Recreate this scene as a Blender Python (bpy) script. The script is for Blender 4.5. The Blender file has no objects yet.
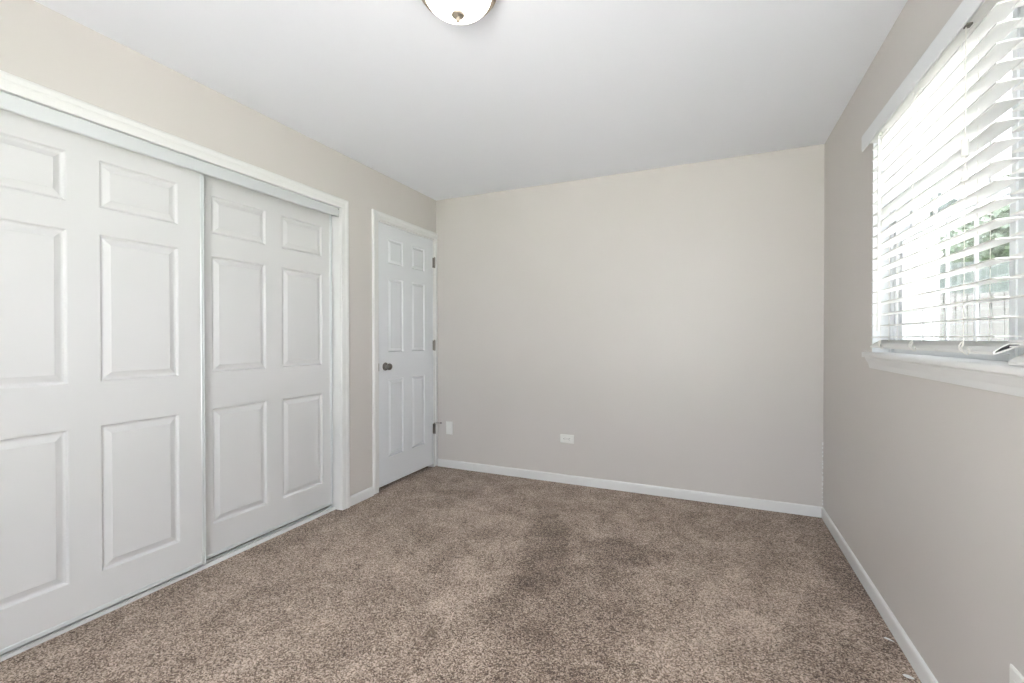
import bpy, bmesh, math, random
from mathutils import Vector, Matrix
random.seed(7)
SC = bpy.context.scene
COL = SC.collection

# ------------------------------------------------------------------ camera
cam = bpy.data.cameras.new('camera')
cam.sensor_width = 36.0
cam.lens = 452.08 * 36.0 / 1024.0
cam.clip_start = 0.02
co = bpy.data.objects.new('camera', cam)
COL.objects.link(co)
co.matrix_world = (Matrix.Translation((0, 0, 1.1774)) @ Matrix.Rotation(0.4169, 4, 'Z')
                   @ Matrix.Rotation(math.pi / 2 - 0.0075, 4, 'X') @ Matrix.Rotation(-0.0009, 4, 'Z'))
SC.camera = co

# ------------------------------------------------------------------ view, sky, daylight
SC.view_settings.view_transform = 'Standard'
SC.view_settings.look = 'None'
SC.view_settings.gamma = 1.0
SC.view_settings.use_curve_mapping = False
SC.view_settings.exposure = 0.25
SKY = 7.0            # bright overcast sky
LAMP = 6.0            # radiance of the frosted bowl
w = bpy.data.worlds.new('overcast_sky')
SC.world = w
w.use_nodes = True
nt = w.node_tree
nt.nodes.clear()
wo = nt.nodes.new('ShaderNodeOutputWorld')
bg = nt.nodes.new('ShaderNodeBackground')
bg.inputs['Color'].default_value = (0.93, 0.955, 1.0, 1)
bg.inputs['Strength'].default_value = SKY
nt.links.new(bg.outputs[0], wo.inputs[0])

sun = bpy.data.lights.new('sun', 'SUN')
SUN = 92.0
sun.energy = SUN
sun.color = (1.0, 0.975, 0.965)
sun.angle = math.radians(1.5)
so = bpy.data.objects.new('sun', sun)
so.rotation_euler = Vector((0.38, 0.70, 1.1)).to_track_quat('Z', 'Y').to_euler()
COL.objects.link(so)

# room dimensions (metres); +y looks at the far wall, +x at the window wall
XL, XR, YF, YB, H = -2.32, 0.666, 3.522, -0.62, 2.44
WY0, WY1, WZ0, WZ1 = 0.44, 2.55, 1.098, 2.10     # window opening
WT = 0.20                                        # window wall thickness
CY0, CY1, CZ1 = 0.515, 2.347, 2.064              # closet opening
DY0, DY1, DZ1 = 2.722, 3.486, 2.079              # bedroom door opening

# ------------------------------------------------------------------ materials
def mat(name, col, rough=0.5, metal=0.0, spec=0.5, bump=None, bscale=200, bdist=0.001, var=None, coat=0.0):
    m = bpy.data.materials.new(name)
    m.use_nodes = True
    t = m.node_tree
    b = t.nodes['Principled BSDF']
    b.inputs['Base Color'].default_value = (*col, 1)
    b.inputs['Roughness'].default_value = rough
    b.inputs['Metallic'].default_value = metal
    b.inputs['Specular IOR Level'].default_value = spec
    b.inputs['Coat Weight'].default_value = coat
    tc = t.nodes.new('ShaderNodeTexCoord')
    if bump:
        n = t.nodes.new('ShaderNodeTexNoise')
        n.inputs['Scale'].default_value = bscale
        n.inputs['Detail'].default_value = 4
        bp = t.nodes.new('ShaderNodeBump')
        bp.inputs['Strength'].default_value = bump
        bp.inputs['Distance'].default_value = bdist
        t.links.new(tc.outputs['Object'], n.inputs['Vector'])
        t.links.new(n.outputs['Fac'], bp.inputs['Height'])
        t.links.new(bp.outputs[0], b.inputs['Normal'])
    if var:
        n = t.nodes.new('ShaderNodeTexNoise')
        n.inputs['Scale'].default_value = var[1]
        n.inputs['Detail'].default_value = 3
        r = t.nodes.new('ShaderNodeValToRGB')
        k = var[0]
        r.color_ramp.elements[0].color = (*[c * (1 - k) for c in col], 1)
        r.color_ramp.elements[1].color = (*[min(1, c * (1 + k)) for c in col], 1)
        r.color_ramp.elements[0].position = 0.35
        r.color_ramp.elements[1].position = 0.65
        t.links.new(tc.outputs['Object'], n.inputs['Vector'])
        t.links.new(n.outputs['Fac'], r.inputs[0])
        t.links.new(r.outputs[0], b.inputs['Base Color'])
    return m

M = {}
M['paint'] = mat('greige_eggshell_paint', (0.63, 0.598, 0.574), 0.42, spec=0.35, bump=0.25, bscale=260, bdist=0.0006, var=(0.012, 1.3))
M['ceiling'] = mat('flat_white_ceiling_paint', (0.88, 0.905, 0.955), 0.9, spec=0.1, bump=0.2, bscale=120, bdist=0.001)
M['door'] = mat('white_moulded_door_paint', (0.69, 0.69, 0.695), 0.42, spec=0.4, bump=0.12, bscale=90, bdist=0.0008)
M['trim'] = mat('white_semigloss_trim', (0.785, 0.785, 0.78), 0.32, spec=0.5, bump=0.08, bscale=60, bdist=0.001)
M['channel'] = mat('white_enamelled_metal', (0.69, 0.715, 0.73), 0.28, metal=0.25, spec=0.6)
M['nickel'] = mat('satin_nickel', (0.24, 0.225, 0.205), 0.28, metal=1.0)
M['nickel_warm'] = mat('brushed_nickel_warm', (0.36, 0.31, 0.25), 0.45, metal=0.6)
M['dark'] = mat('dark_rubber_and_shade', (0.03, 0.03, 0.03), 0.7)  # rubber parts; also painted shade inside the hollow blind rail
M['rubber'] = mat('white_rubber', (0.75, 0.73, 0.7), 0.6)
M['plastic'] = mat('white_switch_plastic', (0.80, 0.80, 0.77), 0.3, spec=0.5)
M['vinyl'] = mat('white_vinyl', (0.80, 0.82, 0.84), 0.35, spec=0.5)
M['valance'] = mat('white_valance', (0.74, 0.755, 0.775), 0.4, spec=0.4)
M['cord'] = mat('white_cotton_cord', (0.83, 0.81, 0.77), 0.9, spec=0.1, bump=0.4, bscale=900, bdist=0.0004)
M['siding'] = mat('white_siding', (0.62, 0.63, 0.64), 0.6)
M['shingle'] = mat('grey_roof_shingles', (0.055, 0.065, 0.06), 1.0, spec=0.0, bump=0.6, bscale=25, bdist=0.02, var=(0.25, 9))
M['lawn'] = mat('lawn_green', (0.10, 0.16, 0.06), 0.95, bump=0.8, bscale=40, bdist=0.03, var=(0.3, 6))
M['concrete'] = mat('pale_concrete', (0.50, 0.49, 0.47), 0.9, bump=0.4, bscale=30, bdist=0.004, var=(0.08, 3))
M['bark'] = mat('brown_bark', (0.12, 0.09, 0.065), 0.9, bump=0.8, bscale=30, bdist=0.02, var=(0.2, 14))
M['leaf'] = mat('green_leaves', (0.34, 0.39, 0.33), 0.6, var=(0.5, 3.0))
M['leaf_pale'] = mat('pale_green_leaves', (0.40, 0.45, 0.38), 0.6, var=(0.4, 4.0))
M['darkcloset'] = mat('closet_interior_paint', (0.30, 0.29, 0.27), 0.8)

def fence_mat():
    m = mat('pale_vinyl_fence', (0.25, 0.245, 0.24), 0.7)
    return m
M['fence'] = fence_mat()

def slat_mat():
    m = mat('white_blind_slat', (0.88, 0.88, 0.865), 0.4, spec=0.4)
    t = m.node_tree
    b = t.nodes['Principled BSDF']
    tl = t.nodes.new('ShaderNodeBsdfTranslucent'); tl.inputs[0].default_value = (0.85, 0.85, 0.83, 1)
    mx = t.nodes.new('ShaderNodeMixShader'); mx.inputs[0].default_value = 0.16
    t.links.new(b.outputs[0], mx.inputs[1]); t.links.new(tl.outputs[0], mx.inputs[2])
    t.links.new(mx.outputs[0], t.nodes['Material Output'].inputs[0])
    return m
M['slat'] = slat_mat()

def glass_mat(name, tint):
    m = bpy.data.materials.new(name)
    m.use_nodes = True
    t = m.node_tree
    t.nodes.clear()
    o = t.nodes.new('ShaderNodeOutputMaterial')
    tr = t.nodes.new('ShaderNodeBsdfTransparent')
    tr.inputs[0].default_value = tint
    gl = t.nodes.new('ShaderNodeBsdfGlossy')
    gl.inputs['Roughness'].default_value = 0.02
    fr = t.nodes.new('ShaderNodeLayerWeight')
    fr.inputs[0].default_value = 0.5
    pw = t.nodes.new('ShaderNodeMath'); pw.operation = 'POWER'; pw.inputs[1].default_value = 5.0
    ma = t.nodes.new('ShaderNodeMath'); ma.operation = 'MULTIPLY_ADD'
    ma.inputs[1].default_value = 0.9; ma.inputs[2].default_value = 0.03
    t.links.new(fr.outputs['Facing'], pw.inputs[0])
    t.links.new(pw.outputs[0], ma.inputs[0])
    mx = t.nodes.new('ShaderNodeMixShader')
    t.links.new(ma.outputs[0], mx.inputs[0])
    t.links.new(tr.outputs[0], mx.inputs[1])
    t.links.new(gl.outputs[0], mx.inputs[2])
    t.links.new(mx.outputs[0], o.inputs[0])
    return m
M['glass'] = glass_mat('clear_glass', (0.97, 0.98, 0.98, 1))
M['tinted'] = glass_mat('added_dimming_glass', (0.645, 0.655, 0.66, 1))  # tint added to dim the daylight and the view outside

def bowl_mat():
    m = bpy.data.materials.new('lit_frosted_glass')
    m.use_nodes = True
    t = m.node_tree
    b = t.nodes['Principled BSDF']
    b.inputs['Base Color'].default_value = (0.9, 0.88, 0.83, 1)
    b.inputs['Roughness'].default_value = 0.25
    b.inputs['Emission Color'].default_value = (1.0, 0.955, 0.89, 1)
    b.inputs['Emission Strength'].default_value = LAMP
    return m
M['bowl'] = bowl_mat()

def carpet_mat():
    m = bpy.data.materials.new('brown_frieze_carpet')
    m.use_nodes = True
    t = m.node_tree
    N, K = t.nodes.new, t.links.new
    b = t.nodes['Principled BSDF']
    b.inputs['Roughness'].default_value = 1.0
    b.inputs['Specular IOR Level'].default_value = 0.05
    b.inputs['Sheen Weight'].default_value = 0.15
    tc = N('ShaderNodeTexCoord')
    # tuft colour: random value per twisted yarn
    wn = N('ShaderNodeTexNoise'); wn.inputs['Scale'].default_value = 70; wn.inputs['Detail'].default_value = 2
    K(tc.outputs['Object'], wn.inputs['Vector'])
    wv = N('ShaderNodeVectorMath'); wv.operation = 'SCALE'; wv.inputs['Scale'].default_value = 0.012
    K(wn.outputs['Color'], wv.inputs[0])
    ad = N('ShaderNodeVectorMath'); ad.operation = 'ADD'
    K(tc.outputs['Object'], ad.inputs[0]); K(wv.outputs[0], ad.inputs[1])
    vo = N('ShaderNodeTexVoronoi'); vo.inputs['Scale'].default_value = 230
    K(ad.outputs[0], vo.inputs['Vector'])
    sx = N('ShaderNodeSeparateColor'); K(vo.outputs['Color'], sx.inputs[0])
    n2 = N('ShaderNodeTexNoise'); n2.inputs['Scale'].default_value = 170; n2.inputs['Detail'].default_value = 5
    n2.inputs['Roughness'].default_value = 0.7
    K(tc.outputs['Object'], n2.inputs['Vector'])
    m1 = N('ShaderNodeMath'); m1.operation = 'MULTIPLY_ADD'
    m1.inputs[1].default_value = 0.60; m1.inputs[2].default_value = -0.03
    K(sx.outputs[0], m1.inputs[0])
    m2 = N('ShaderNodeMath'); m2.operation = 'MULTIPLY_ADD'; m2.inputs[1].default_value = 0.5
    K(n2.outputs['Fac'], m2.inputs[0]); K(m1.outputs[0], m2.inputs[2])
    # pile lean: broad brushed patches with shapes of their own
    cur = None
    def dist(px, py, sx_, sy_, rot, amp):
        nonlocal cur
        mp = N('ShaderNodeMapping'); mp.vector_type = 'TEXTURE'
        mp.inputs['Location'].default_value = (px, py, 0)
        mp.inputs['Rotation'].default_value = (0, 0, rot)
        mp.inputs['Scale'].default_value = (sx_, sy_, 1)
        K(warp.outputs[0], mp.inputs['Vector'])
        g = N('ShaderNodeVectorMath'); g.operation = 'LENGTH'; K(mp.outputs[0], g.inputs[0])
        r = N('ShaderNodeMapRange'); r.interpolation_type = 'SMOOTHSTEP'
        r.inputs['From Min'].default_value = 0.80; r.inputs['From Max'].default_value = 1.08
        r.inputs['To Min'].default_value = amp; r.inputs['To Max'].default_value = 0
        K(g.outputs['Value'], r.inputs['Value'])
        a = N('ShaderNodeMath'); a.operation = 'ADD'
        K(r.outputs[0], a.inputs[0])
        if cur is None: a.inputs[1].default_value = 0
        else: K(cur.outputs[0], a.inputs[1])
        cur = a
    w1 = N('ShaderNodeTexNoise'); w1.inputs['Scale'].default_value = 4.0; w1.inputs['Detail'].default_value = 3
    K(tc.outputs['Object'], w1.inputs['Vector'])
    w2 = N('ShaderNodeVectorMath'); w2.operation = 'MULTIPLY_ADD'
    w2.inputs[1].default_value = (0.24, 0.24, 0); w2.inputs[2].default_value = (-0.12, -0.12, 0)
    K(w1.outputs['Color'], w2.inputs[0])
    warp = N('ShaderNodeVectorMath'); warp.operation = 'ADD'
    K(tc.outputs['Object'], warp.inputs[0]); K(w2.outputs[0], warp.inputs[1])
    for a in ((-0.87, 2.42, 0.15, 0.50, 0.25, -1.0), (-0.45, 2.50, 0.27, 0.17, 0.1, -1.0),
              (-0.58, 1.85, 0.36, 0.50, 0.0, -0.7), (0.62, 2.70, 0.10, 0.75, 0.0, -0.7),
              (0.42, 2.02, 0.16, 0.2, 0.0, -0.5), (-0.64, 2.70, 0.05, 0.17, 0.2, 0.55),
              (-1.5, 2.6, 0.30, 0.22, 0.3, 0.4), (-1.7, 1.85, 0.30, 0.16, 0.2, 0.3),
              (-1.1, 1.95, 0.10, 0.50, 0.2, 0.45), (0.0, 2.1, 0.12, 0.45, -0.3, 0.55),
              (0.22, 2.2, 0.10, 0.3, -0.4, 0.5), (-1.28, 2.2, 0.09, 0.25, -0.2, -0.45),
              (-1.75, 2.95, 0.2, 0.12, 0.3, -0.45), (-1.2, 1.45, 0.22, 0.14, 0.5, -0.35)):
        dist(*a)
    n3 = N('ShaderNodeTexNoise'); n3.inputs['Scale'].default_value = 5.5; n3.inputs['Detail'].default_value = 5
    n3.inputs['Roughness'].default_value = 0.6; n3.inputs['Distortion'].default_value = 0.5
    K(tc.outputs['Object'], n3.inputs['Vector'])
    m3 = N('ShaderNodeMath'); m3.operation = 'MULTIPLY_ADD'; m3.inputs[1].default_value = 0.50; m3.inputs[2].default_value = -0.235
    K(n3.outputs['Fac'], m3.inputs[0])
    m4 = N('ShaderNodeMath'); m4.operation = 'MULTIPLY_ADD'; m4.inputs[1].default_value = 0.11
    K(cur.outputs[0], m4.inputs[0]); K(m3.outputs[0], m4.inputs[2])
    m5 = N('ShaderNodeMath'); m5.operation = 'ADD'
    K(m2.outputs[0], m5.inputs[0]); K(m4.outputs[0], m5.inputs[1])
    cr = N('ShaderNodeValToRGB')
    e = cr.color_ramp.elements
    e[0].position = 0.18; e[0].color = (0.080, 0.055, 0.042, 1)
    e[1].position = 0.85; e[1].color = (0.70, 0.575, 0.485, 1)
    x = e.new(0.42); x.color = (0.22, 0.158, 0.123, 1)
    x = e.new(0.62); x.color = (0.44, 0.345, 0.28, 1)
    K(m5.outputs[0], cr.inputs[0]); K(cr.outputs[0], b.inputs['Base Color'])
    bp = N('ShaderNodeBump'); bp.inputs['Strength'].default_value = 0.6; bp.inputs['Distance'].default_value = 0.004
    K(m2.outputs[0], bp.inputs['Height']); K(bp.outputs[0], b.inputs['Normal'])
    return m
M['carpet'] = carpet_mat()

# ------------------------------------------------------------------ helpers
def box(bm, x0, x1, y0, y1, z0, z1):
    v = [bm.verts.new(p) for p in ((x0, y0, z0), (x1, y0, z0), (x1, y1, z0), (x0, y1, z0),
                                   (x0, y0, z1), (x1, y0, z1), (x1, y1, z1), (x0, y1, z1))]
    for f in ((0, 3, 2, 1), (4, 5, 6, 7), (0, 1, 5, 4), (1, 2, 6, 5), (2, 3, 7, 6), (3, 0, 4, 7)):
        bm.faces.new([v[i] for i in f])

def obj(name, bm, m, parent=None, bevel=0, seg=2, smooth=False):
    if isinstance(bm, tuple):
        b_ = bmesh.new(); box(b_, *bm); bm = b_
    bmesh.ops.recalc_face_normals(bm, faces=bm.faces)
    me = bpy.data.meshes.new(name)
    bm.to_mesh(me)
    bm.free()
    me.materials.append(M[m] if isinstance(m, str) else m)
    o = bpy.data.objects.new(name, me)
    COL.objects.link(o)
    if bevel:
        md = o.modifiers.new('bevel', 'BEVEL')
        md.width = bevel; md.segments = seg; md.limit_method = 'ANGLE'; md.angle_limit = 0.6
    if smooth:
        for p in me.polygons: p.use_smooth = True
    if parent:
        o.parent = parent
        o.matrix_parent_inverse = Matrix.Translation(parent.location).inverted()
    return o

def struct(o, label=None):
    o['kind'] = 'structure'
    if label: o['label'] = label
    return o

def thing(name, label, cat, loc, group=None):
    o = bpy.data.objects.new(name, None)
    o.empty_display_size = 0.1
    o.location = loc
    COL.objects.link(o)
    o['label'] = label; o['category'] = cat
    if group: o['group'] = group
    return o

def extrude(bm, prof, axis, a, b, ma=0.0, mb=0.0):
    """sweep a closed profile (u, v) along an axis. axis 'y': (u->x, v->z); 'x': (u->y, v->z);
    'z': (u->x, v->y). ma/mb: mitre, shift of the end along the axis per unit of v (or u for z)"""
    A, B = [], []
    for u, v in prof:
        if axis == 'y':
            A.append((u, a + ma * v, v)); B.append((u, b + mb * v, v))
        elif axis == 'x':
            A.append((a, u, v)); B.append((b, u, v))
        else:
            A.append((u, v, a)); B.append((u, v, b))
    va = [bm.verts.new(p) for p in A]; vb = [bm.verts.new(p) for p in B]
    n = len(prof)
    bm.faces.new(va[::-1]); bm.faces.new(vb)
    for i in range(n):
        bm.faces.new((va[i], va[(i + 1) % n], vb[(i + 1) % n], vb[i]))

def lathe(bm, prof, n=48, origin=(0, 0, 0), axis='z', cap=True):
    rings = []
    o = Vector(origin)
    for r, h in prof:
        ring = []
        for i in range(n):
            a = 2 * math.pi * i / n
            if axis == 'z': p = Vector((r * math.cos(a), r * math.sin(a), h))
            elif axis == 'x': p = Vector((h, r * math.cos(a), r * math.sin(a)))
            else: p = Vector((r * math.cos(a), h, r * math.sin(a)))
            ring.append(bm.verts.new(o + p))
        rings.append(ring)
    for a, b in zip(rings, rings[1:]):
        for i in range(n):
            bm.faces.new((a[i], a[(i + 1) % n], b[(i + 1) % n], b[i]))
    if cap:
        bm.faces.new(rings[0]); bm.faces.new(rings[-1])

def tube(bm, pts, r, n=8):
    P = [Vector(p) for p in pts]
    rings = []
    for i, p in enumerate(P):
        d = (P[min(i + 1, len(P) - 1)] - P[max(i - 1, 0)]).normalized()
        up = Vector((0, 0, 1)) if abs(d.z) < 0.9 else Vector((1, 0, 0))
        u = d.cross(up).normalized(); v = d.cross(u)
        rr = r[i] if isinstance(r, (list, tuple)) else r
        rings.append([bm.verts.new(p + rr * (math.cos(2 * math.pi * k / n) * u + math.sin(2 * math.pi * k / n) * v)) for k in range(n)])
    for a, b in zip(rings, rings[1:]):
        for k in range(n):
            bm.faces.new((a[k], a[(k + 1) % n], b[(k + 1) % n], b[k]))
    bm.faces.new(rings[0]); bm.faces.new(rings[-1])

def spline(pts, k=6):
    P = [Vector(p) for p in pts]
    out = []
    for i in range(len(P) - 1):
        p0, p1, p2, p3 = P[max(i - 1, 0)], P[i], P[i + 1], P[min(i + 2, len(P) - 1)]
        for j in range(k):
            t = j / k
            out.append(0.5 * ((2 * p1) + (p2 - p0) * t + (2 * p0 - 5 * p1 + 4 * p2 - p3) * t * t + (3 * p1 - p0 - 3 * p2 + p3) * t ** 3))
    out.append(P[-1])
    return out

# ------------------------------------------------------------------ room shell
T = 0.12
struct(obj('floor', (XL - 0.8, XR, YB, YF, -0.05, 0.0), 'carpet'), 'mottled brown cut-pile carpet with brushed darker patches')
struct(obj('ceiling', (XL - T, XR + WT, YB - T, YF + T, H, H + 0.1), 'ceiling'), 'smooth white ceiling')
struct(obj('wall_far', (XL - T, XR + WT, YF, YF + T, -0.05, H), 'paint'), 'plain greige far wall with two white plates low down')
bm = bmesh.new()
NX0, NX1, NZ0, NZ1 = -1.22, 0.50, 0.30, 2.15
box(bm, XL - T, NX0, YB - T, YB, -0.05, H)
box(bm, NX1, XR + WT, YB - T, YB, -0.05, H)
box(bm, NX0, NX1, YB - T, YB, -0.05, NZ0)
box(bm, NX0, NX1, YB - T, YB, NZ1, H)
struct(obj('wall_near', bm, 'paint'))
bm = bmesh.new()
for (a, b, c, d) in ((NX0, NX1, NZ0, NZ0 + 0.05), (NX0, NX1, NZ1 - 0.05, NZ1), (NX0, NX0 + 0.05, NZ0 + 0.05, NZ1 - 0.05), (NX1 - 0.05, NX1, NZ0 + 0.05, NZ1 - 0.05), (-0.39, -0.33, NZ0 + 0.05, NZ1 - 0.05)):
    box(bm, a, b, YB - T + 0.01, YB - 0.03, c, d)
w2 = struct(obj('added_light_window', bm, 'trim'))  # unseen window behind the camera, added to light the room
obj('glass_pane', (NX0 + 0.05, NX1 - 0.05, YB - 0.08, YB - 0.075, NZ0 + 0.05, NZ1 - 0.05), 'glass', w2)
bm = bmesh.new()
box(bm, XL - T, XL, YB, CY0 - 0.018, -0.05, H)
box(bm, XL - T, XL, CY0 - 0.018, CY1 + 0.018, CZ1 + 0.018, H)
box(bm, XL - T, XL, CY1 + 0.018, DY0, -0.05, H)
box(bm, XL - T, XL, DY0, DY1, DZ1, H)
box(bm, XL - T, XL, DY1, YF, -0.05, H)
struct(obj('wall_left', bm, 'paint'), 'greige left wall around the closet and the bedroom door')
bm = bmesh.new()
box(bm, XR, XR + WT, YB, WY0, -0.05, H)
box(bm, XR, XR + WT, WY1, YF, -0.05, H)
box(bm, XR, XR + WT, WY0, WY1, -0.05, WZ0)
box(bm, XR, XR + WT, WY0, WY1, WZ1, H)
struct(obj('wall_right', bm, 'paint'), 'greige right wall with the window opening')
bm = bmesh.new()
box(bm, XL - 0.82, XL - 0.80, CY0 - 0.1, CY1 + 0.1, -0.05, H)
box(bm, XL - 0.80, XL - T, CY0 - 0.1, CY0 - 0.08, -0.05, H)
box(bm, XL - 0.80, XL - T, CY1 + 0.08, CY1 + 0.1, -0.05, H)
box(bm, XL - 0.80, XL - T, CY0 - 0.08, CY1 + 0.08, H - 0.06, H)
struct(obj('wall_closet', bm, 'darkcloset'))
bm = bmesh.new()
box(bm, XL - 0.55, XL - 0.53, DY0 - 0.1, YF + T, -0.05, H)
box(bm, XL - 0.53, XL - T, DY0 - 0.1, DY0 - 0.08, -0.05, H)
box(bm, XL - 0.53, XL - T, YF + T - 0.02, YF + T, -0.05, H)
box(bm, XL - 0.53, XL - T, DY0 - 0.08, YF + T - 0.02, 2.2, 2.22)
struct(obj('door_light_blocker', bm, 'darkcloset'))  # closed box added behind the door to keep outside light out of its gaps

# baseboards: rounded top
def bb_prof(s, x, z0=0.002, h=0.071, t=0.013):
    return [(x, z0), (x + s * t, z0), (x + s * t, h - 0.014), (x + s * t * 0.85, h - 0.006), (x + s * t * 0.5, h - 0.0015), (x, h)]
for nm, pr, ax, a, b in (('baseboard_far', bb_prof(-1, YF), 'x', XL + 0.018, XR),
                         ('baseboard_near', bb_prof(1, YB), 'x', XL, XR),
                         ('baseboard_right', bb_prof(-1, XR, t=0.011), 'y', YB + 0.013, YF - 0.013),
                         ('baseboard_left', bb_prof(1, XL), 'y', CY1 + 0.073, DY0 - 0.064),
                         ('baseboard_left_near', bb_prof(1, XL), 'y', YB + 0.013, CY0 - 0.075)):
    bm = bmesh.new(); extrude(bm, pr, ax, a, b)
    struct(obj(nm, bm, 'trim'), {'baseboard_far': 'white baseboard along the far wall', 'baseboard_right': 'white baseboard under the window wall',
                                 'baseboard_left': 'short white baseboard between closet and bedroom door'}.get(nm))

# casings: a profile across the width w, thickness th, mitred frame around an opening in the left wall
CAS = [(0.0, 0.0), (0.0, 0.010), (0.006, 0.0125), (0.030, 0.0135), (0.036, 0.0165), (0.052, 0.0175), (0.060, 0.0145), (0.063, 0.010), (0.063, 0.0)]
def casing(name, y0, y1, z1, z0, label, wid=0.063, right=True, left=True, end=None):
    bm = bmesh.new()
    k = wid / 0.063
    pts = []
    if left: pts.append(((y0, z0), (-1, 0)))
    pts.append(((y0, z1), (-1 if left else 0, 1)))
    pts.append(((y1, z1), (1 if right else 0, 1)))
    if right: pts.append(((y1, z0), (1, 0)))
    rings = []
    for (y, z), (dy, dz) in pts:
        if end is not None and (y, z) == (y1, z1) and not right:
            y = end
        rings.append([bm.verts.new((XL + t, y + dy * u * k, z + dz * u * k)) for u, t in CAS])
    n = len(CAS)
    for a, b in zip(rings, rings[1:]):
        for i in range(n):
            bm.faces.new((a[i], a[(i + 1) % n], b[(i + 1) % n], b[i]))
    bm.faces.new(rings[0]); bm.faces.new(rings[-1])
    return struct(obj(name, bm, 'trim'), label)
casing('trim_1', CY0 - 0.004, CY1 + 0.004, CZ1, 0.0, 'white casing framing the sliding closet doors', wid=0.066)
casing('trim_2', DY0 - 0.001, DY1, DZ1 + 0.001, 0.012, 'white casing framing the narrow bedroom door', right=False, end=YF, wid=0.060)
# narrow strip of casing between the door and the corner
struct(obj('trim_3', (XL, XL + 0.014, DY1 + 0.001, YF, 0.012, DZ1), 'trim', bevel=0.003), 'narrow white casing strip squeezed into the wall corner')
# closet jambs + door jambs
bm = bmesh.new()
box(bm, XL - T, XL, CY0 - 0.018, CY0, 0, CZ1)
box(bm, XL - T, XL, CY1, CY1 + 0.018, 0, CZ1)
box(bm, XL - T, XL, CY0 - 0.018, CY1 + 0.018, CZ1, CZ1 + 0.018)
struct(obj('trim_4', bm, 'trim'), 'white jamb lining the closet opening')
bm = bmesh.new()
box(bm, XL - T, XL, DY0, DY0 + 0.012, 0, DZ1)
box(bm, XL - T, XL, DY1 - 0.012, DY1, 0, DZ1)
box(bm, XL - T, XL, DY0 + 0.012, DY1 - 0.012, DZ1 - 0.010, DZ1)
box(bm, XL - 0.055, XL - 0.042, DY0 + 0.012, DY0 + 0.024, 0, DZ1 - 0.01)
box(bm, XL - 0.055, XL - 0.042, DY1 - 0.024, DY1 - 0.012, 0, DZ1 - 0.01)
struct(obj('trim_5', bm, 'trim'), 'white jamb lining the bedroom door opening')

# closet head fascia and floor track
bm = bmesh.new()
extrude(bm, [(XL - 0.012, 2.002), (XL - 0.004, 2.000), (XL - 0.002, 2.006), (XL - 0.002, 2.058), (XL - 0.006, 2.063), (XL - 0.10, 2.063), (XL - 0.10, 2.052), (XL - 0.012, 2.052)], 'y', CY0 + 0.001, CY1 - 0.006)
tr = struct(obj('trim_6', bm, 'channel'), 'white metal track fascia above the sliding closet doors')
bm = bmesh.new(); lathe(bm, [(0.0035, 0), (0.003, 0.0015)], 12, (XL - 0.002, CY1 - 0.012, 2.054), 'x')
obj('screw', bm, 'nickel', tr)
bm = bmesh.new()
extrude(bm, [(XL - 0.105, 0.001), (XL - 0.044, 0.001), (XL - 0.0455, 0.009), (XL - 0.049, 0.012), (XL - 0.052, 0.006), (XL - 0.056, 0.006), (XL - 0.056, 0.016), (XL - 0.064, 0.016), (XL - 0.064, 0.006), (XL - 0.096, 0.006), (XL - 0.096, 0.013), (XL - 0.105, 0.013)], 'y', CY0 + 0.001, CY1 - 0.001)
struct(obj('trim_7', bm, 'trim'), 'thin white metal floor track under the closet doors')

# ------------------------------------------------------------------ six panel doors
def panel_leaf(bm, x, y0, y1, z0, z1, th, cols, rows, sc=1.0):
    """front face towards +x at x with six raised panels; cols / rows: panel extents"""
    ys = sorted({y0, y1, *[c for p in cols for c in p]})
    zs = sorted({z0, z1, *[c for p in rows for c in p]})
    ring = [(0, 0), (0.003, -0.0008), (0.009, -0.0095), (0.014, -0.0108), (0.019, -0.0100), (0.037, -0.0030), (0.040, -0.0012)]
    for i in range(len(ys) - 1):
        for j in range(len(zs) - 1):
            a, b, c, d = ys[i], ys[i + 1], zs[j], zs[j + 1]
            if (a, b) in cols and (c, d) in rows:
                prev = None
                for k, (ins, dep) in enumerate(ring):
                    s = ins * sc
                    q = [bm.verts.new((x + dep, *p)) for p in ((a + s, c + s), (b - s, c + s), (b - s, d - s), (a + s, d - s))]
                    if prev:
                        for n in range(4):
                            bm.faces.new((prev[n], prev[(n + 1) % 4], q[(n + 1) % 4], q[n]))
                    prev = q
                bm.faces.new(prev)
            else:
                bm.faces.new([bm.verts.new((x, *p)) for p in ((a, c), (b, c), (b, d), (a, d))])
    q = {}
    for xx in (x, x - th):
        q[xx] = [bm.verts.new((xx, *p)) for p in ((y0, z0), (y1, z0), (y1, z1), (y0, z1))]
    for n in range(4):
        bm.faces.new((q[x][n], q[x][(n + 1) % 4], q[x - th][(n + 1) % 4], q[x - th][n]))
    bm.faces.new(q[x - th])
    bmesh.ops.remove_doubles(bm, verts=bm.verts, dist=1e-5)

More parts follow.
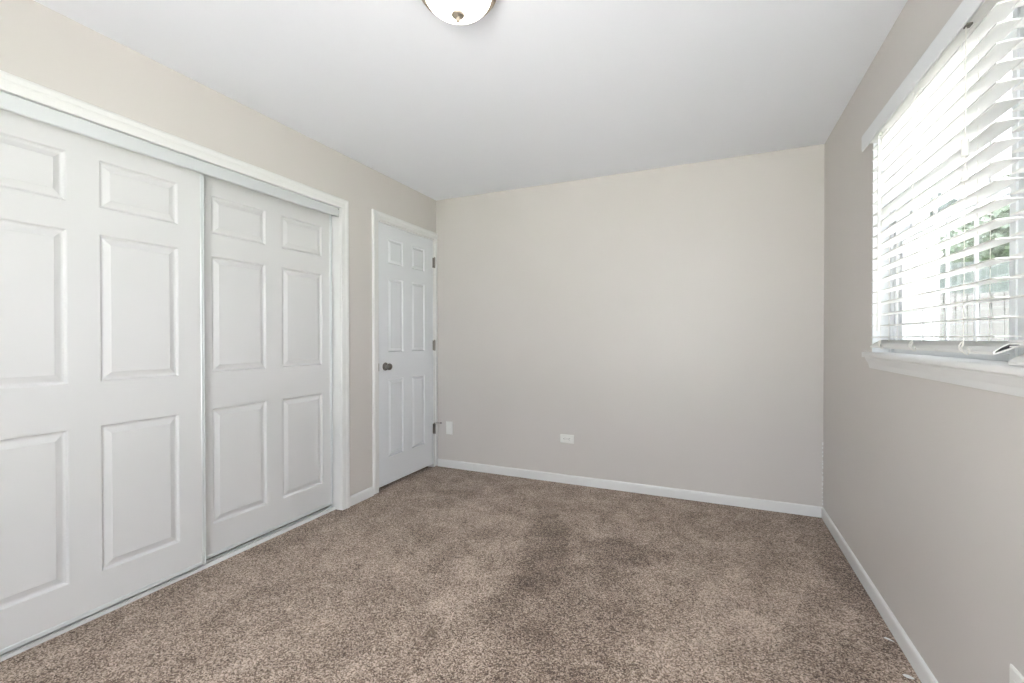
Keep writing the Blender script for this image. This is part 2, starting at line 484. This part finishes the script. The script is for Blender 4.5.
ROWS = [(0.193, 0.813), (0.994, 1.615), (1.724, 1.926)]
def closet_door(name, x, y0, cols, label, rows, z0):
    y1 = y0 + 0.965
    e = 0.019
    bm = bmesh.new()
    panel_leaf(bm, x, y0 + e, y1 - e, z0 + 0.018, 2.03, 0.018, cols, rows)
    root = obj(name, bm, 'door')
    struct(root, label)
    for (a, b) in ((y0, y0 + e), (y1 - e, y1)):
        bm = bmesh.new()
        s = 1 if a == y0 else -1
        o_, i_ = (a, b) if s == 1 else (b, a)
        extrude(bm, [(x - 0.020, o_), (x + 0.003, o_), (x + 0.005, o_ + s * 0.002), (x + 0.005, o_ + s * 0.005), (x + 0.0025, o_ + s * 0.006), (x + 0.0025, i_ - s * 0.002), (x + 0.0005, i_), (x - 0.020, i_)], 'z', z0, 2.035)
        obj('stile_channel', bm, 'channel', root)
    bm = bmesh.new()
    extrude(bm, [(x - 0.020, z0), (x + 0.002, z0), (x + 0.0035, z0 + 0.003), (x + 0.0025, z0 + 0.015), (x + 0.0005, z0 + 0.018), (x - 0.020, z0 + 0.018)], 'y', y0 + e, y1 - e)
    obj('bottom_rail_channel', bm, 'channel', root)
    return root
closet_door('door_1', XL - 0.030, 0.498, [(0.620, 0.932), (1.035, 1.343)], 'white six-panel sliding closet door nearer the camera, overlapping its neighbour', ROWS, 0.034)
closet_door('door_2', XL - 0.070, 1.375, [(1.524, 1.842), (1.947, 2.258)], 'white six-panel sliding closet door set behind, nearer the bedroom door', [(0.200, 0.810), (0.998, 1.609), (1.723, 1.926)], 0.034)

# bedroom door
X3 = XL - 0.004
bm = bmesh.new()
panel_leaf(bm, X3, DY0 + 0.014, DY1 - 0.014, 0.034, DZ1 - 0.014, 0.035, [(2.850, 3.039), (3.156, 3.344)], [(0.242, 0.855), (1.067, 1.650), (1.764, 1.960)], 0.75)
d3 = obj('door_3', bm, mat('cool_white_door_paint', (0.76, 0.78, 0.81), 0.4, spec=0.4, bump=0.12, bscale=90, bdist=0.0008))
struct(d3, 'closed white six-panel bedroom door with nickel knob')
kz, ky = 0.957, 2.812
bm = bmesh.new()
lathe(bm, [(0.031, 0), (0.032, 0.003), (0.030, 0.007), (0.022, 0.009), (0.012, 0.010), (0.0105, 0.016), (0.0115, 0.022), (0.017, 0.026), (0.0235, 0.032), (0.0260, 0.040), (0.0250, 0.048), (0.020, 0.054), (0.010, 0.0565)], 40, (X3, ky, kz), 'x')
obj('door_knob', bm, 'nickel', d3, smooth=True)
bm = bmesh.new(); box(bm, XL - 0.002, XL + 0.0105, DY0 - 0.004, DY0 + 0.004, kz - 0.03, kz + 0.03)
obj('strike_plate', bm, 'nickel', d3, bevel=0.001)
for i, hz in enumerate((1.862, 1.112, 0.355)):
    bm = bmesh.new()
    hy = DY1 - 0.011
    lathe(bm, [(0.0045, -0.048), (0.0065, -0.046), (0.0065, -0.0165), (0.0058, -0.0163), (0.0058, -0.0157), (0.0065, -0.0155), (0.0065, 0.0155), (0.0058, 0.0157), (0.0058, 0.0163), (0.0065, 0.0165), (0.0065, 0.046), (0.0045, 0.048), (0.0035, 0.052)], 20, (XL + 0.0125, hy, hz))
    box(bm, XL - 0.003, XL + 0.008, hy - 0.012, hy + 0.004, hz - 0.045, hz + 0.045)
    hg = obj('hinge', bm, 'nickel', d3)
    if i == 2:
        bm = bmesh.new()
        zt = hz + 0.050
        lathe(bm, [(0.010, 0.0), (0.010, 0.004)], 20, (XL + 0.0125, hy, zt - 0.002))
        tube(bm, [(XL + 0.0125, hy, zt), (XL + 0.030, hy + 0.012, zt), (XL + 0.060, hy + 0.022, zt)], 0.0032, 10)
        st = obj('hinge_pin_stop', bm, 'nickel', d3)
        bm = bmesh.new()
        tube(bm, [(XL + 0.060, hy + 0.022, zt), (XL + 0.066, hy + 0.024, zt)], 0.0065, 14)
        obj('bumper_pad', bm, 'dark', st)
        bm = bmesh.new()
        tube(bm, [(XL + 0.0125, hy, zt), (XL + 0.030, hy - 0.004, zt - 0.004), (XL + 0.034, hy + 0.004, zt - 0.022)], 0.004, 10)
        obj('bumper_arm', bm, 'rubber', st)

# ------------------------------------------------------------------ wall plates
def plate_bm(w, h, t=0.006):
    bm = bmesh.new()
    pr = []
    for (a, d) in ((0, 0), (0, 0.003), (0.004, t)):
        pr.append([bm.verts.new((sx * (w / 2 - a), -d, sz * (h / 2 - a))) for sx, sz in ((-1, -1), (1, -1), (1, 1), (-1, 1))])
    for a, b in zip(pr, pr[1:]):
        for n in range(4): bm.faces.new((a[n], a[(n + 1) % 4], b[(n + 1) % 4], b[n]))
    bm.faces.new(pr[0]); bm.faces.new(pr[-1])
    return bm

def outlet(label, loc, rot):
    """built facing -y, long side along z, then turned as a whole"""
    R = Matrix.Translation(loc) @ rot
    root = thing('electrical_outlet', label, 'outlet', loc, None)
    root.matrix_world = R
    def add(name, bm, m, par, **k):
        o = obj(name, bm, m, None, **k); o.parent = par; return o
    add('cover_plate', plate_bm(0.070, 0.115), 'plastic', root)
    for s in (-1, 1):
        bm = bmesh.new()
        cz = s * 0.0195
        pts = []
        for i in range(32):
            a = 2 * math.pi * i / 32
            pts.append((0.0168 * math.cos(a), max(-0.0128, min(0.0128, 0.0168 * math.sin(a)))))
        A = [bm.verts.new((p[0], -0.006, cz + p[1])) for p in pts]
        B = [bm.verts.new((p[0] * 0.96, -0.0085, cz + p[1] * 0.96)) for p in pts]
        bm.faces.new(B)
        for i in range(32): bm.faces.new((A[i], A[(i + 1) % 32], B[(i + 1) % 32], B[i]))
        rc = add('receptacle', bm, 'plastic', root)
        bm = bmesh.new()
        box(bm, -0.0075, -0.0055, -0.0088, -0.0080, cz - 0.001, cz + 0.008)
        box(bm, 0.0055, 0.0075, -0.0088, -0.0080, cz, cz + 0.007)
        lathe(bm, [(0.0026, -0.0088), (0.0026, -0.0080)], 14, (0, 0, cz - 0.007), 'y')
        add('slots', bm, 'dark', rc)
    bm = bmesh.new(); lathe(bm, [(0.003, -0.0058), (0.003, -0.0072), (0.002, -0.0076)], 14, (0, 0, 0), 'y')
    add('screw', bm, 'nickel', root)
    return root
outlet('white duplex outlet mounted sideways low on the far wall', (-1.072, YF, 0.362), Matrix.Rotation(math.pi / 2, 4, 'Y'))
outlet('white upright outlet on the window wall, cut by the picture corner', (XR, 1.452, 0.329), Matrix.Rotation(-math.pi / 2, 4, 'Z'))
root = thing('wall_plate', 'white upright rocker plate low on the far wall beside the door hinge', 'wall plate', (-2.181, YF, 0.362))
o = obj('cover_plate', plate_bm(0.070, 0.118), 'plastic'); o.parent = root
bm = bmesh.new(); box(bm, -0.0165, 0.0165, -0.0075, -0.005, -0.0335, 0.0335)
o = obj('rocker', bm, 'plastic', bevel=0.001); o.parent = root
for s in (-1, 1):
    bm = bmesh.new(); lathe(bm, [(0.003, -0.0058), (0.003, -0.0070)], 12, (0, 0, s * 0.0475), 'y')
    o = obj('screw', bm, 'plastic'); o.parent = root

# ------------------------------------------------------------------ ceiling light
LX, LY = -0.836, 1.412
cl = thing('ceiling_light', 'lit frosted bowl ceiling light with nickel rim and finial', 'ceiling light', (LX, LY, H))
bm = bmesh.new()
lathe(bm, [(0.115, H - 0.001), (0.138, H - 0.004), (0.143, H - 0.014), (0.139, H - 0.030), (0.133, H - 0.038), (0.124, H - 0.041), (0.118, H - 0.034)], 72, (LX, LY, 0))
obj('metal_rim', bm, 'nickel_warm', cl, smooth=True)
bm = bmesh.new()
prof = [(0.120, H - 0.030)]
for i in range(1, 15):
    a = i / 14 * math.pi / 2
    prof.append((max(0.120 * math.cos(a), 0.006), H - 0.030 - 0.070 * math.sin(a)))
lathe(bm, prof, 72, (LX, LY, 0))
obj('glass_bowl', bm, 'bowl', cl, smooth=True)
bm = bmesh.new()
zb = H - 0.101
lathe(bm, [(0.009, zb + 0.003), (0.0225, zb + 0.000), (0.0240, zb - 0.004), (0.020, zb - 0.009), (0.008, zb - 0.012), (0.0055, zb - 0.015), (0.0075, zb - 0.020), (0.0072, zb - 0.025), (0.004, zb - 0.030), (0.001, zb - 0.031)], 32, (LX, LY, 0))
obj('finial', bm, 'nickel_warm', cl, smooth=True)

# ------------------------------------------------------------------ window: stool, apron, frames
ST = 0.640
win = struct(obj('window_1', (XR + 0.075, XR + 0.165, 1.465, 1.640, WZ0, WZ1), 'vinyl'), 'double-hung window pair with white frames and blinds')
bm = bmesh.new()
extrude(bm, [(XR + 0.08, 1.112), (ST - 0.004 + 0.006, 1.112), (ST - 0.004, 1.108), (ST - 0.004, 1.092), (ST, 1.088), (XR + 0.001, 1.088), (XR + 0.001, 1.0985), (XR + 0.08, 1.0985)], 'y', WY0 + 0.001, WY1 - 0.001)
box(bm, ST - 0.004, XR, WY1 - 0.001, WY1 + 0.035, 1.088, 1.112)
box(bm, ST - 0.004, XR, WY0 - 0.035, WY0 + 0.001, 1.088, 1.112)
obj('window_sill', bm, 'trim', win, bevel=0.003)
bm = bmesh.new()
ap = [(XR, 1.088), (XR - 0.022, 1.088), (XR - 0.022, 1.083), (XR - 0.017, 1.072), (XR - 0.012, 1.060), (XR - 0.010, 1.050), (XR - 0.008, 1.040), (XR, 1.038)]
A, B = [], []
for x, z in ap:
    k = (XR - x) - 0.008 if x < XR else -0.010
    A.append(bm.verts.new((x, WY0 - 0.002 - max(k, -0.01), z))); B.append(bm.verts.new((x, WY1 + 0.002 + k, z)))
bm.faces.new(A); bm.faces.new(B)
for i in range(len(ap)): bm.faces.new((A[i], A[(i + 1) % 8], B[(i + 1) % 8], B[i]))
obj('apron_moulding', bm, 'trim', win)
# white returns of the opening
bm = bmesh.new()
box(bm, XR + 0.0005, XR + WT - 0.001, WY1 - 0.008, WY1, 1.112, WZ1 - 0.008)
box(bm, XR + 0.0005, XR + WT - 0.001, WY0, WY0 + 0.008, 1.112, WZ1 - 0.008)
box(bm, XR + 0.0005, XR + WT - 0.001, WY0, WY1, WZ1 - 0.008, WZ1)
box(bm, XR + 0.08, XR + WT + 0.02, WY0 + 0.008, WY1 - 0.008, 1.0985, 1.108)
box(bm, XR + 0.060, XR + 0.165, WY1 - 0.030, WY1 - 0.008, 1.112, WZ1 - 0.008)
obj('jamb_lining', bm, 'vinyl', win)

def sash(y0, y1, z0, z1, x, name, s=0.034, nmun=3):
    bm = bmesh.new()
    t = 0.028
    box(bm, x, x + t, y0, y0 + s, z0, z1)
    box(bm, x, x + t, y1 - s, y1, z0, z1)
    box(bm, x, x + t, y0 + s, y1 - s, z0, z0 + s)
    box(bm, x, x + t, y0 + s, y1 - s, z1 - s, z1)
    fr = obj(name, bm, 'vinyl', win, bevel=0.003)
    g = obj('glass_pane', (x + 0.0125, x + 0.0135, y0 + s, y1 - s, z0 + s, z1 - s), 'tinted', fr)
    bm = bmesh.new()
    for k in range(1, nmun + 1):
        yy = y0 + s + (y1 - y0 - 2 * s) * k / (nmun + 1)
        box(bm, x + 0.006, x + 0.0120, yy - 0.007, yy + 0.007, z0 + s, z1 - s)
    zz = (z0 + z1) / 2
    obj('glazing_bars', bm, 'vinyl', fr)
for (y0, y1) in ((WY0 + 0.008, 1.465), (1.640, WY1 - 0.030)):
    bm = bmesh.new()
    f = 0.024
    xa, xb = XR + 0.070, XR + 0.160
    box(bm, xa, xb, y0, y0 + f, 1.112, WZ1 - 0.008)
    box(bm, xa, xb, y1 - f, y1, 1.112, WZ1 - 0.008)
    box(bm, xa, xb, y0 + f, y1 - f, 1.112, 1.112 + 0.02)
    box(bm, xa, xb, y0 + f, y1 - f, WZ1 - 0.008 - f, WZ1 - 0.008)
    obj('window_frame', bm, 'vinyl', win, bevel=0.002)
    sash(y0 + f, y1 - f, 1.132, 1.625, XR + 0.082, 'lower_sash')
    sash(y0 + f, y1 - f, 1.590, WZ1 - 0.008 - f, XR + 0.116, 'upper_sash')

# ------------------------------------------------------------------ blinds
def slat_profile(xa, xb, z, crown=0.0012, t=0.0036):
    n = 6
    top = [(xa + (xb - xa) * i / n, z + crown * (1 - (2 * i / n - 1) ** 2) + t / 2) for i in range(n + 1)]
    bot = [(x, zz - t) for x, zz in reversed(top)]
    return top + bot
BX0, BX1 = 0.640, 0.690
SP = 0.0483
def blind(label, y0, y1, zrail, slats, ladders, wand_y=None, cords=None, slat_group=None):
    root = thing('window_blind', label, 'blind', (0.665, (y0 + y1) / 2, 2.09), None)
    bm = bmesh.new()
    box(bm, BX0 - 0.010, BX1 + 0.006, y0 + 0.004, y1 - 0.004, 2.029, 2.088)
    hr = obj('headrail', bm, 'slat', root, bevel=0.003)
    for ly in ladders:
        bm = bmesh.new()
        box(bm, BX0 + 0.008, BX0 + 0.034, ly - 0.022, ly + 0.022, 2.0265, 2.0295)
        obj('cord_guide', bm, 'plastic', hr, bevel=0.001)
    for z in slats:
        bm = bmesh.new()
        extrude(bm, slat_profile(BX0, BX1, z), 'y', y0, y1)
        obj('slat', bm, 'slat', root)
    # bottom rail: crowned hollow extrusion
    z = zrail
    bm = bmesh.new()
    out = [(BX0 - 0.004, z - 0.004), (BX0 - 0.004, z + 0.002), (BX0 + 0.010, z + 0.008), (BX0 + 0.026, z + 0.010), (BX0 + 0.042, z + 0.008), (BX1 + 0.004, z + 0.002), (BX1 + 0.004, z - 0.006), (BX0 - 0.002, z - 0.006)]
    inn = [(BX0 + 0.000, z - 0.003), (BX0 + 0.000, z + 0.0005), (BX0 + 0.011, z + 0.0055), (BX0 + 0.026, z + 0.0075), (BX0 + 0.041, z + 0.0055), (BX1 + 0.000, z + 0.0005), (BX1 + 0.000, z - 0.003), (BX0 + 0.002, z - 0.003)]
    ra, rb = y0 - 0.004, y1 - 0.004
    tl = lambda x, zz: (x, zz + (x - 0.665) * 0.45)      # rail hangs tipped, room edge low
    out = [tl(*p) for p in out]; inn = [tl(*p) for p in inn]
    R = {}
    for k, (pp, yy) in {'oa': (out, ra), 'ob': (out, rb), 'ia': (inn, ra), 'ib': (inn, rb)}.items():
        R[k] = [bm.verts.new((x, yy, zz)) for x, zz in pp]
    for i in range(8):
        j = (i + 1) % 8
        bm.faces.new((R['oa'][i], R['oa'][j], R['ob'][j], R['ob'][i]))
        bm.faces.new((R['ia'][i], R['ia'][j], R['ib'][j], R['ib'][i]))
        bm.faces.new((R['oa'][i], R['oa'][j], R['ia'][j], R['ia'][i]))
        bm.faces.new((R['ob'][i], R['ob'][j], R['ib'][j], R['ib'][i]))
    br = obj('bottom_rail', bm, 'slat', root)
    bm = bmesh.new()
    shade_plug = [tl(*p) for p in [(BX0 + 0.0004, z - 0.0026), (BX0 + 0.0004, z + 0.0003), (BX0 + 0.026, z + 0.0071), (BX1 - 0.0004, z + 0.0003), (BX1 - 0.0004, z - 0.0026)]]
    extrude(bm, shade_plug, 'y', ra + 0.004, rb - 0.004)
    obj('rail_shade_plug', bm, 'dark', br)  # dark filling painted in for the shade inside the open rail end
    for ly in ladders:
        bm = bmesh.new()
        for x in (BX0 - 0.002, BX1 + 0.002):
            tube(bm, [(x, ly, 2.034), (x, ly, z)], 0.0009, 6)
        tube(bm, [(0.665, ly, 2.034), (0.665, ly, z)], 0.0009, 6)
        obj('ladder_cord', bm, 'cord', root)
        bm = bmesh.new()
        tube(bm, [Vector(p) for p in spline([(BX0 - 0.003, ly, z + 0.016), (BX0 - 0.007, ly - 0.006, z + 0.004), (BX0 - 0.008, ly - 0.004, z - 0.006),
             (BX0 - 0.006, ly - 0.014, z - 0.018), (BX0 - 0.004, ly - 0.028, z - 0.021), (BX0 - 0.006, ly - 0.040, z - 0.013), (BX0 - 0.008, ly - 0.034, z - 0.004)])], 0.0014, 6)
        tube(bm, [Vector(p) for p in spline([(BX0 - 0.003, ly + 0.003, z + 0.014), (BX0 - 0.008, ly + 0.010, z + 0.002), (BX0 - 0.009, ly + 0.004, z - 0.010), (BX0 - 0.006, ly - 0.006, z - 0.017)])], 0.0014, 6)
        obj('loose_cord_end', bm, 'cord', br)
    if wand_y:
        bm = bmesh.new()
        tube(bm, [(0.6325, wand_y, 2.000), (0.6325, wand_y + 0.004, 1.205)], 0.0056, 6)
        wd = obj('tilt_wand', bm, 'slat', root)
        bm = bmesh.new()
        tube(bm, spline([(0.636, wand_y, 2.028), (0.633, wand_y, 2.020), (0.631, wand_y, 2.012), (0.6325, wand_y, 1.998)]), 0.0016, 8)
        lathe(bm, [(0.006, 2.018), (0.0075, 2.022), (0.006, 2.0285)], 16, (0.637, wand_y, 0))
        obj('wand_hook', bm, 'plastic', wd)
    if cords:
        cy, tz = cords
        bm = bmesh.new()
        box(bm, BX0 - 0.0125, BX0 + 0.002, cy - 0.012, cy + 0.008, 2.0235, 2.0295)
        obj('cord_lock', bm, 'nickel', hr, bevel=0.002)
        for k, (dy, tz_) in enumerate(((0.0, tz), (-0.002, tz - 0.075))):
            bm = bmesh.new()
            tube(bm, [(0.631, cy, 2.026), (0.631, cy + dy, tz_)], 0.0012, 6)
            lc = obj('lift_cord', bm, 'cord', root)
            bm = bmesh.new()
            if k == 0:
                lathe(bm, [(0.004, 0.006), (0.0085, 0.003), (0.0085, -0.010), (0.0085, -0.038), (0.0085, -0.043)], 20, (0.6305, cy, tz_))
            else:
                lathe(bm, [(0.003, 0.004), (0.0048, 0.0), (0.0085, -0.026), (0.0088, -0.034), (0.006, -0.037)], 20, (0.6305, cy + dy, tz_))
            obj('cord_tassel', bm, 'plastic', lc, smooth=True)
    return root
slats1 = [1.180 + SP * k for k in range(18)]
blind('white slatted blind hanging full length over the farther window, with tilt wand', 1.510, 2.462, 1.153, slats1, (2.33, 2.005, 1.655), wand_y=2.340, cords=(1.635, 1.716))
slats2 = [1.150 + 0.0065 * k for k in range(1, 4)] + [1.997 - SP * k for k in range(17)]
blind('white slatted blind over the nearer window, only its slat tips in view', 0.475, 1.447, 1.132, slats2, (1.31, 0.96, 0.61))
bm = bmesh.new()
extrude(bm, [(0.622, 2.026), (0.6205, 2.030), (0.6205, 2.090), (0.623, 2.096), (0.6265, 2.096), (0.6265, 2.026)], 'y', WY0 - 0.02, WY1 - 0.014)
for yy in (0.62, 1.30, 1.66, 2.30):
    box(bm, 0.6262, 0.6295, yy, yy + 0.025, 2.040, 2.075)
vl = obj('blind_valance', bm, 'valance')
vl['label'] = 'long pale grey-white valance board across the top of both blinds'; vl['category'] = 'valance'

# ------------------------------------------------------------------ paint chips on the carpet
def chip(loc, pts, label, h=0.003):
    bm = bmesh.new()
    pts = [(x * 0.68, y * 0.68) for x, y in pts]
    A = [bm.verts.new((x, y, 0.001)) for x, y in pts]
    B = [bm.verts.new((x * 0.93, y * 0.93, h + 0.0015 * math.sin(9 * x * 50))) for x, y in pts]
    bm.faces.new(A); bm.faces.new(B)
    n = len(pts)
    for i in range(n): bm.faces.new((A[i], A[(i + 1) % n], B[(i + 1) % n], B[i]))
    o = obj('paint_chip', bm, 'trim')
    o.location = loc
    o['label'] = label; o['category'] = 'paint chip'; o['group'] = 'paint chips by the right baseboard'
chip((0.630, 2.190, 0.004), [(-0.022, 0.010), (-0.014, 0.013), (0.002, 0.006), (0.018, -0.006), (0.022, -0.012), (0.012, -0.012), (-0.006, -0.001), (-0.018, 0.005)], 'thin curled sliver of white paint on the carpet, farther along the right baseboard')
chip((0.623, 1.975, 0.004), [(-0.022, 0.010), (-0.012, 0.014), (0.006, 0.010), (0.020, 0.002), (0.022, -0.008), (0.010, -0.013), (-0.008, -0.010), (-0.019, -0.001)], 'rounded flake of white paint on the carpet, nearest the camera by the right baseboard')
# white filler streaks in the right far corner and specks on the window wall
bm = bmesh.new()
for k in range(16):
    z = 0.085 + k * 0.026 + random.uniform(-0.006, 0.006)
    r = random.uniform(0.0015, 0.0035)
    box(bm, XR - 0.004 - r, XR - 0.0005, YF - 0.004 - r, YF - 0.0005, z, z + random.uniform(0.006, 0.02))
struct(obj('trim_8', bm, 'trim'), 'ragged white filler line low in the right wall corner')

# ------------------------------------------------------------------ outdoors
GZ = -0.45
struct(obj('added_sun_blocker', (XR + WT + 0.001, XR + WT + 0.55, -3.0, 6.0, 2.42, 2.56), 'siding'))  # unseen overhang, added to keep direct sun off the blinds and sill
struct(obj('added_bounce_slab', (XR + WT + 0.02, 9.0, -1.0, 7.4, GZ - 0.1, GZ + 0.01), 'concrete'), 'unseen pale slab outside the window, added to bounce daylight inside')  # added neutral ground that throws sunlight up to the ceiling without green
struct(obj('added_bounce_paving', (-7, 9.0, -12, -1.0, GZ - 0.1, GZ + 0.01), 'concrete'))  # unseen pale paving, added to reflect sun in through the rear opening
struct(obj('ground', (-25, 40, -25, 45, GZ - 0.2, GZ - 0.02), 'lawn'), 'lawn outside the window')

def fence(y, x0, x1, top):
    root = thing('board_fence', 'pale vertical board fence across the yard outside the window', 'fence', ((x0 + x1) / 2, y, GZ))
    bm = bmesh.new()
    x = x0
    while x < x1:
        box(bm, x, x + 0.125, y - 0.010 - random.uniform(0, 0.006), y + 0.012, GZ + 0.04, top + random.uniform(-0.01, 0.01))
        x += 0.14
    obj('boards', bm, 'fence', root)
    bm = bmesh.new()
    for z in (GZ + 0.3, top - 0.25): box(bm, x0, x1, y + 0.012, y + 0.05, z, z + 0.09)
    obj('rails', bm, 'fence', root)
fence(9.2, 2.75, 13.0, 1.86)

def house():
    root = thing('neighbour_house', 'white-sided neighbouring house corner with downspout, beyond the window', 'house', (1.6, 7.9, GZ))
    bm = bmesh.new()
    z = GZ
    prof = []
    while z < 2.75:
        prof += [(0.0, z), (0.0, z + 0.006), (0.018, z + 0.007)]
        z += 0.115
    pts = [(7.6 - d, zz) for d, zz in [(0.018 if i % 3 == 1 else 0.0, p[1]) for i, p in enumerate(prof)]]
    pts += [(11.5, 2.75), (11.5, GZ)]
    extrude(bm, pts, 'x', 1.05, 2.62)
    obj('siding_wall', bm, 'siding', root)
    bm = bmesh.new()
    box(bm, 2.50, 2.66, 7.52, 7.60, GZ, 2.75)
    obj('corner_board', bm, 'vinyl', root)
    bm = bmesh.new()
    tube(bm, [(2.22, 7.53, GZ + 0.1), (2.22, 7.53, 2.6)], 0.04, 8)
    obj('downspout', bm, 'siding', root)
    bm = bmesh.new()
    box(bm, 1.45, 1.95, 7.54, 7.585, 0.7, 1.9)
    wf = obj('window_frame', bm, 'vinyl', root, bevel=0.01)
    obj('pane', (1.50, 1.90, 7.535, 7.545, 0.76, 1.84), 'glass', wf)
    bm = bmesh.new()
    extrude(bm, [(7.2, 2.66), (7.2, 2.75), (9.55, 3.9), (11.9, 2.75), (11.9, 2.66)], 'x', 0.95, 2.85)
    obj('roof', bm, 'shingle', root)
house()

def garage():
    root = thing('garage', 'low grey-roofed garage seen over the fence', 'garage', (7.5, 13.5, GZ))
    obj('siding_wall', (4.4, 13.5, 12.0, 16.0, GZ, 1.95), 'siding', root)
    bm = bmesh.new()
    extrude(bm, [(11.6, 1.90), (11.6, 2.02), (14.0, 2.95), (16.4, 2.02), (16.4, 1.90)], 'x', 4.1, 13.8)
    obj('roof', bm, 'shingle', root)
garage()

def tree(name, label, x, y, h, r, leafmat, n, group, leaf=0.16):
    root = thing(name, label, 'tree', (x, y, GZ), group)
    bm = bmesh.new()
    pts = [(x + random.uniform(-0.08, 0.08) * i, y + random.uniform(-0.08, 0.08) * i, GZ + (h - r * 0.5) * i / 5) for i in range(6)]
    tube(bm, pts, [0.16, 0.14, 0.12, 0.10, 0.07, 0.04], 10)
    for k in range(7):
        a = random.uniform(0, 6.28); b = Vector(pts[2 + k % 3])
        tube(bm, [b, b + Vector((math.cos(a) * r * 0.4, math.sin(a) * r * 0.4, r * 0.4)), b + Vector((math.cos(a) * r * 0.7, math.sin(a) * r * 0.7, r * 0.7))], [0.05, 0.035, 0.015], 6)
    obj('trunk', bm, 'bark', root)
    bm = bmesh.new()
    c = Vector((x, y, GZ + h - r))
    cl = []
    for k in range(26):
        d = Vector((random.gauss(0, 1), random.gauss(0, 1), random.gauss(0, 0.8))).normalized()
        cl.append((c + d * r * random.uniform(0.35, 0.85), r * random.uniform(0.25, 0.42)))
    for k in range(n):
        q, s = random.choice(cl)
        d = Vector((random.gauss(0, 1), random.gauss(0, 1), random.gauss(0, 1))).normalized()
        p = q + d * s * random.uniform(0.6, 1.0)
        u = Vector((random.gauss(0, 1), random.gauss(0, 1), random.gauss(0, 0.6))).normalized()
        v = u.cross(d).normalized() if abs(u.dot(d)) < 0.99 else Vector((0, 0, 1))
        L = leaf * random.uniform(0.6, 1.2)
        f = [bm.verts.new(p + u * L * a + v * L * b) for a, b in ((-0.5, 0), (-0.1, 0.28), (0.5, 0), (-0.1, -0.28))]
        bm.faces.new(f)
    me = bpy.data.meshes.new('foliage'); bm.to_mesh(me); bm.free()
    me.materials.append(M[leafmat])
    o = bpy.data.objects.new('foliage', me); COL.objects.link(o); o.parent = root
    o.matrix_parent_inverse = Matrix.Translation(root.location).inverted()
G = 'trees beyond the yard'
tree('leafy_tree', 'dense green tree rising behind the garage roof, nearest the white house', 4.6, 20.2, 7.2, 2.6, 'leaf', 12000, G, 0.27)
tree('leafy_tree', 'middle green tree rising behind the garage roof', 10.2, 20.2, 7.4, 2.6, 'leaf_pale', 12000, G, 0.27)
tree('leafy_tree', 'green tree behind the garage, farthest from the white house', 15.8, 20.2, 7.0, 2.6, 'leaf', 12000, G, 0.27)
tree('ornamental_tree', 'small pale tree in front of the fence near the window edge', 6.9, 7.6, 3.3, 0.95, 'leaf_pale', 2600, None, 0.13)
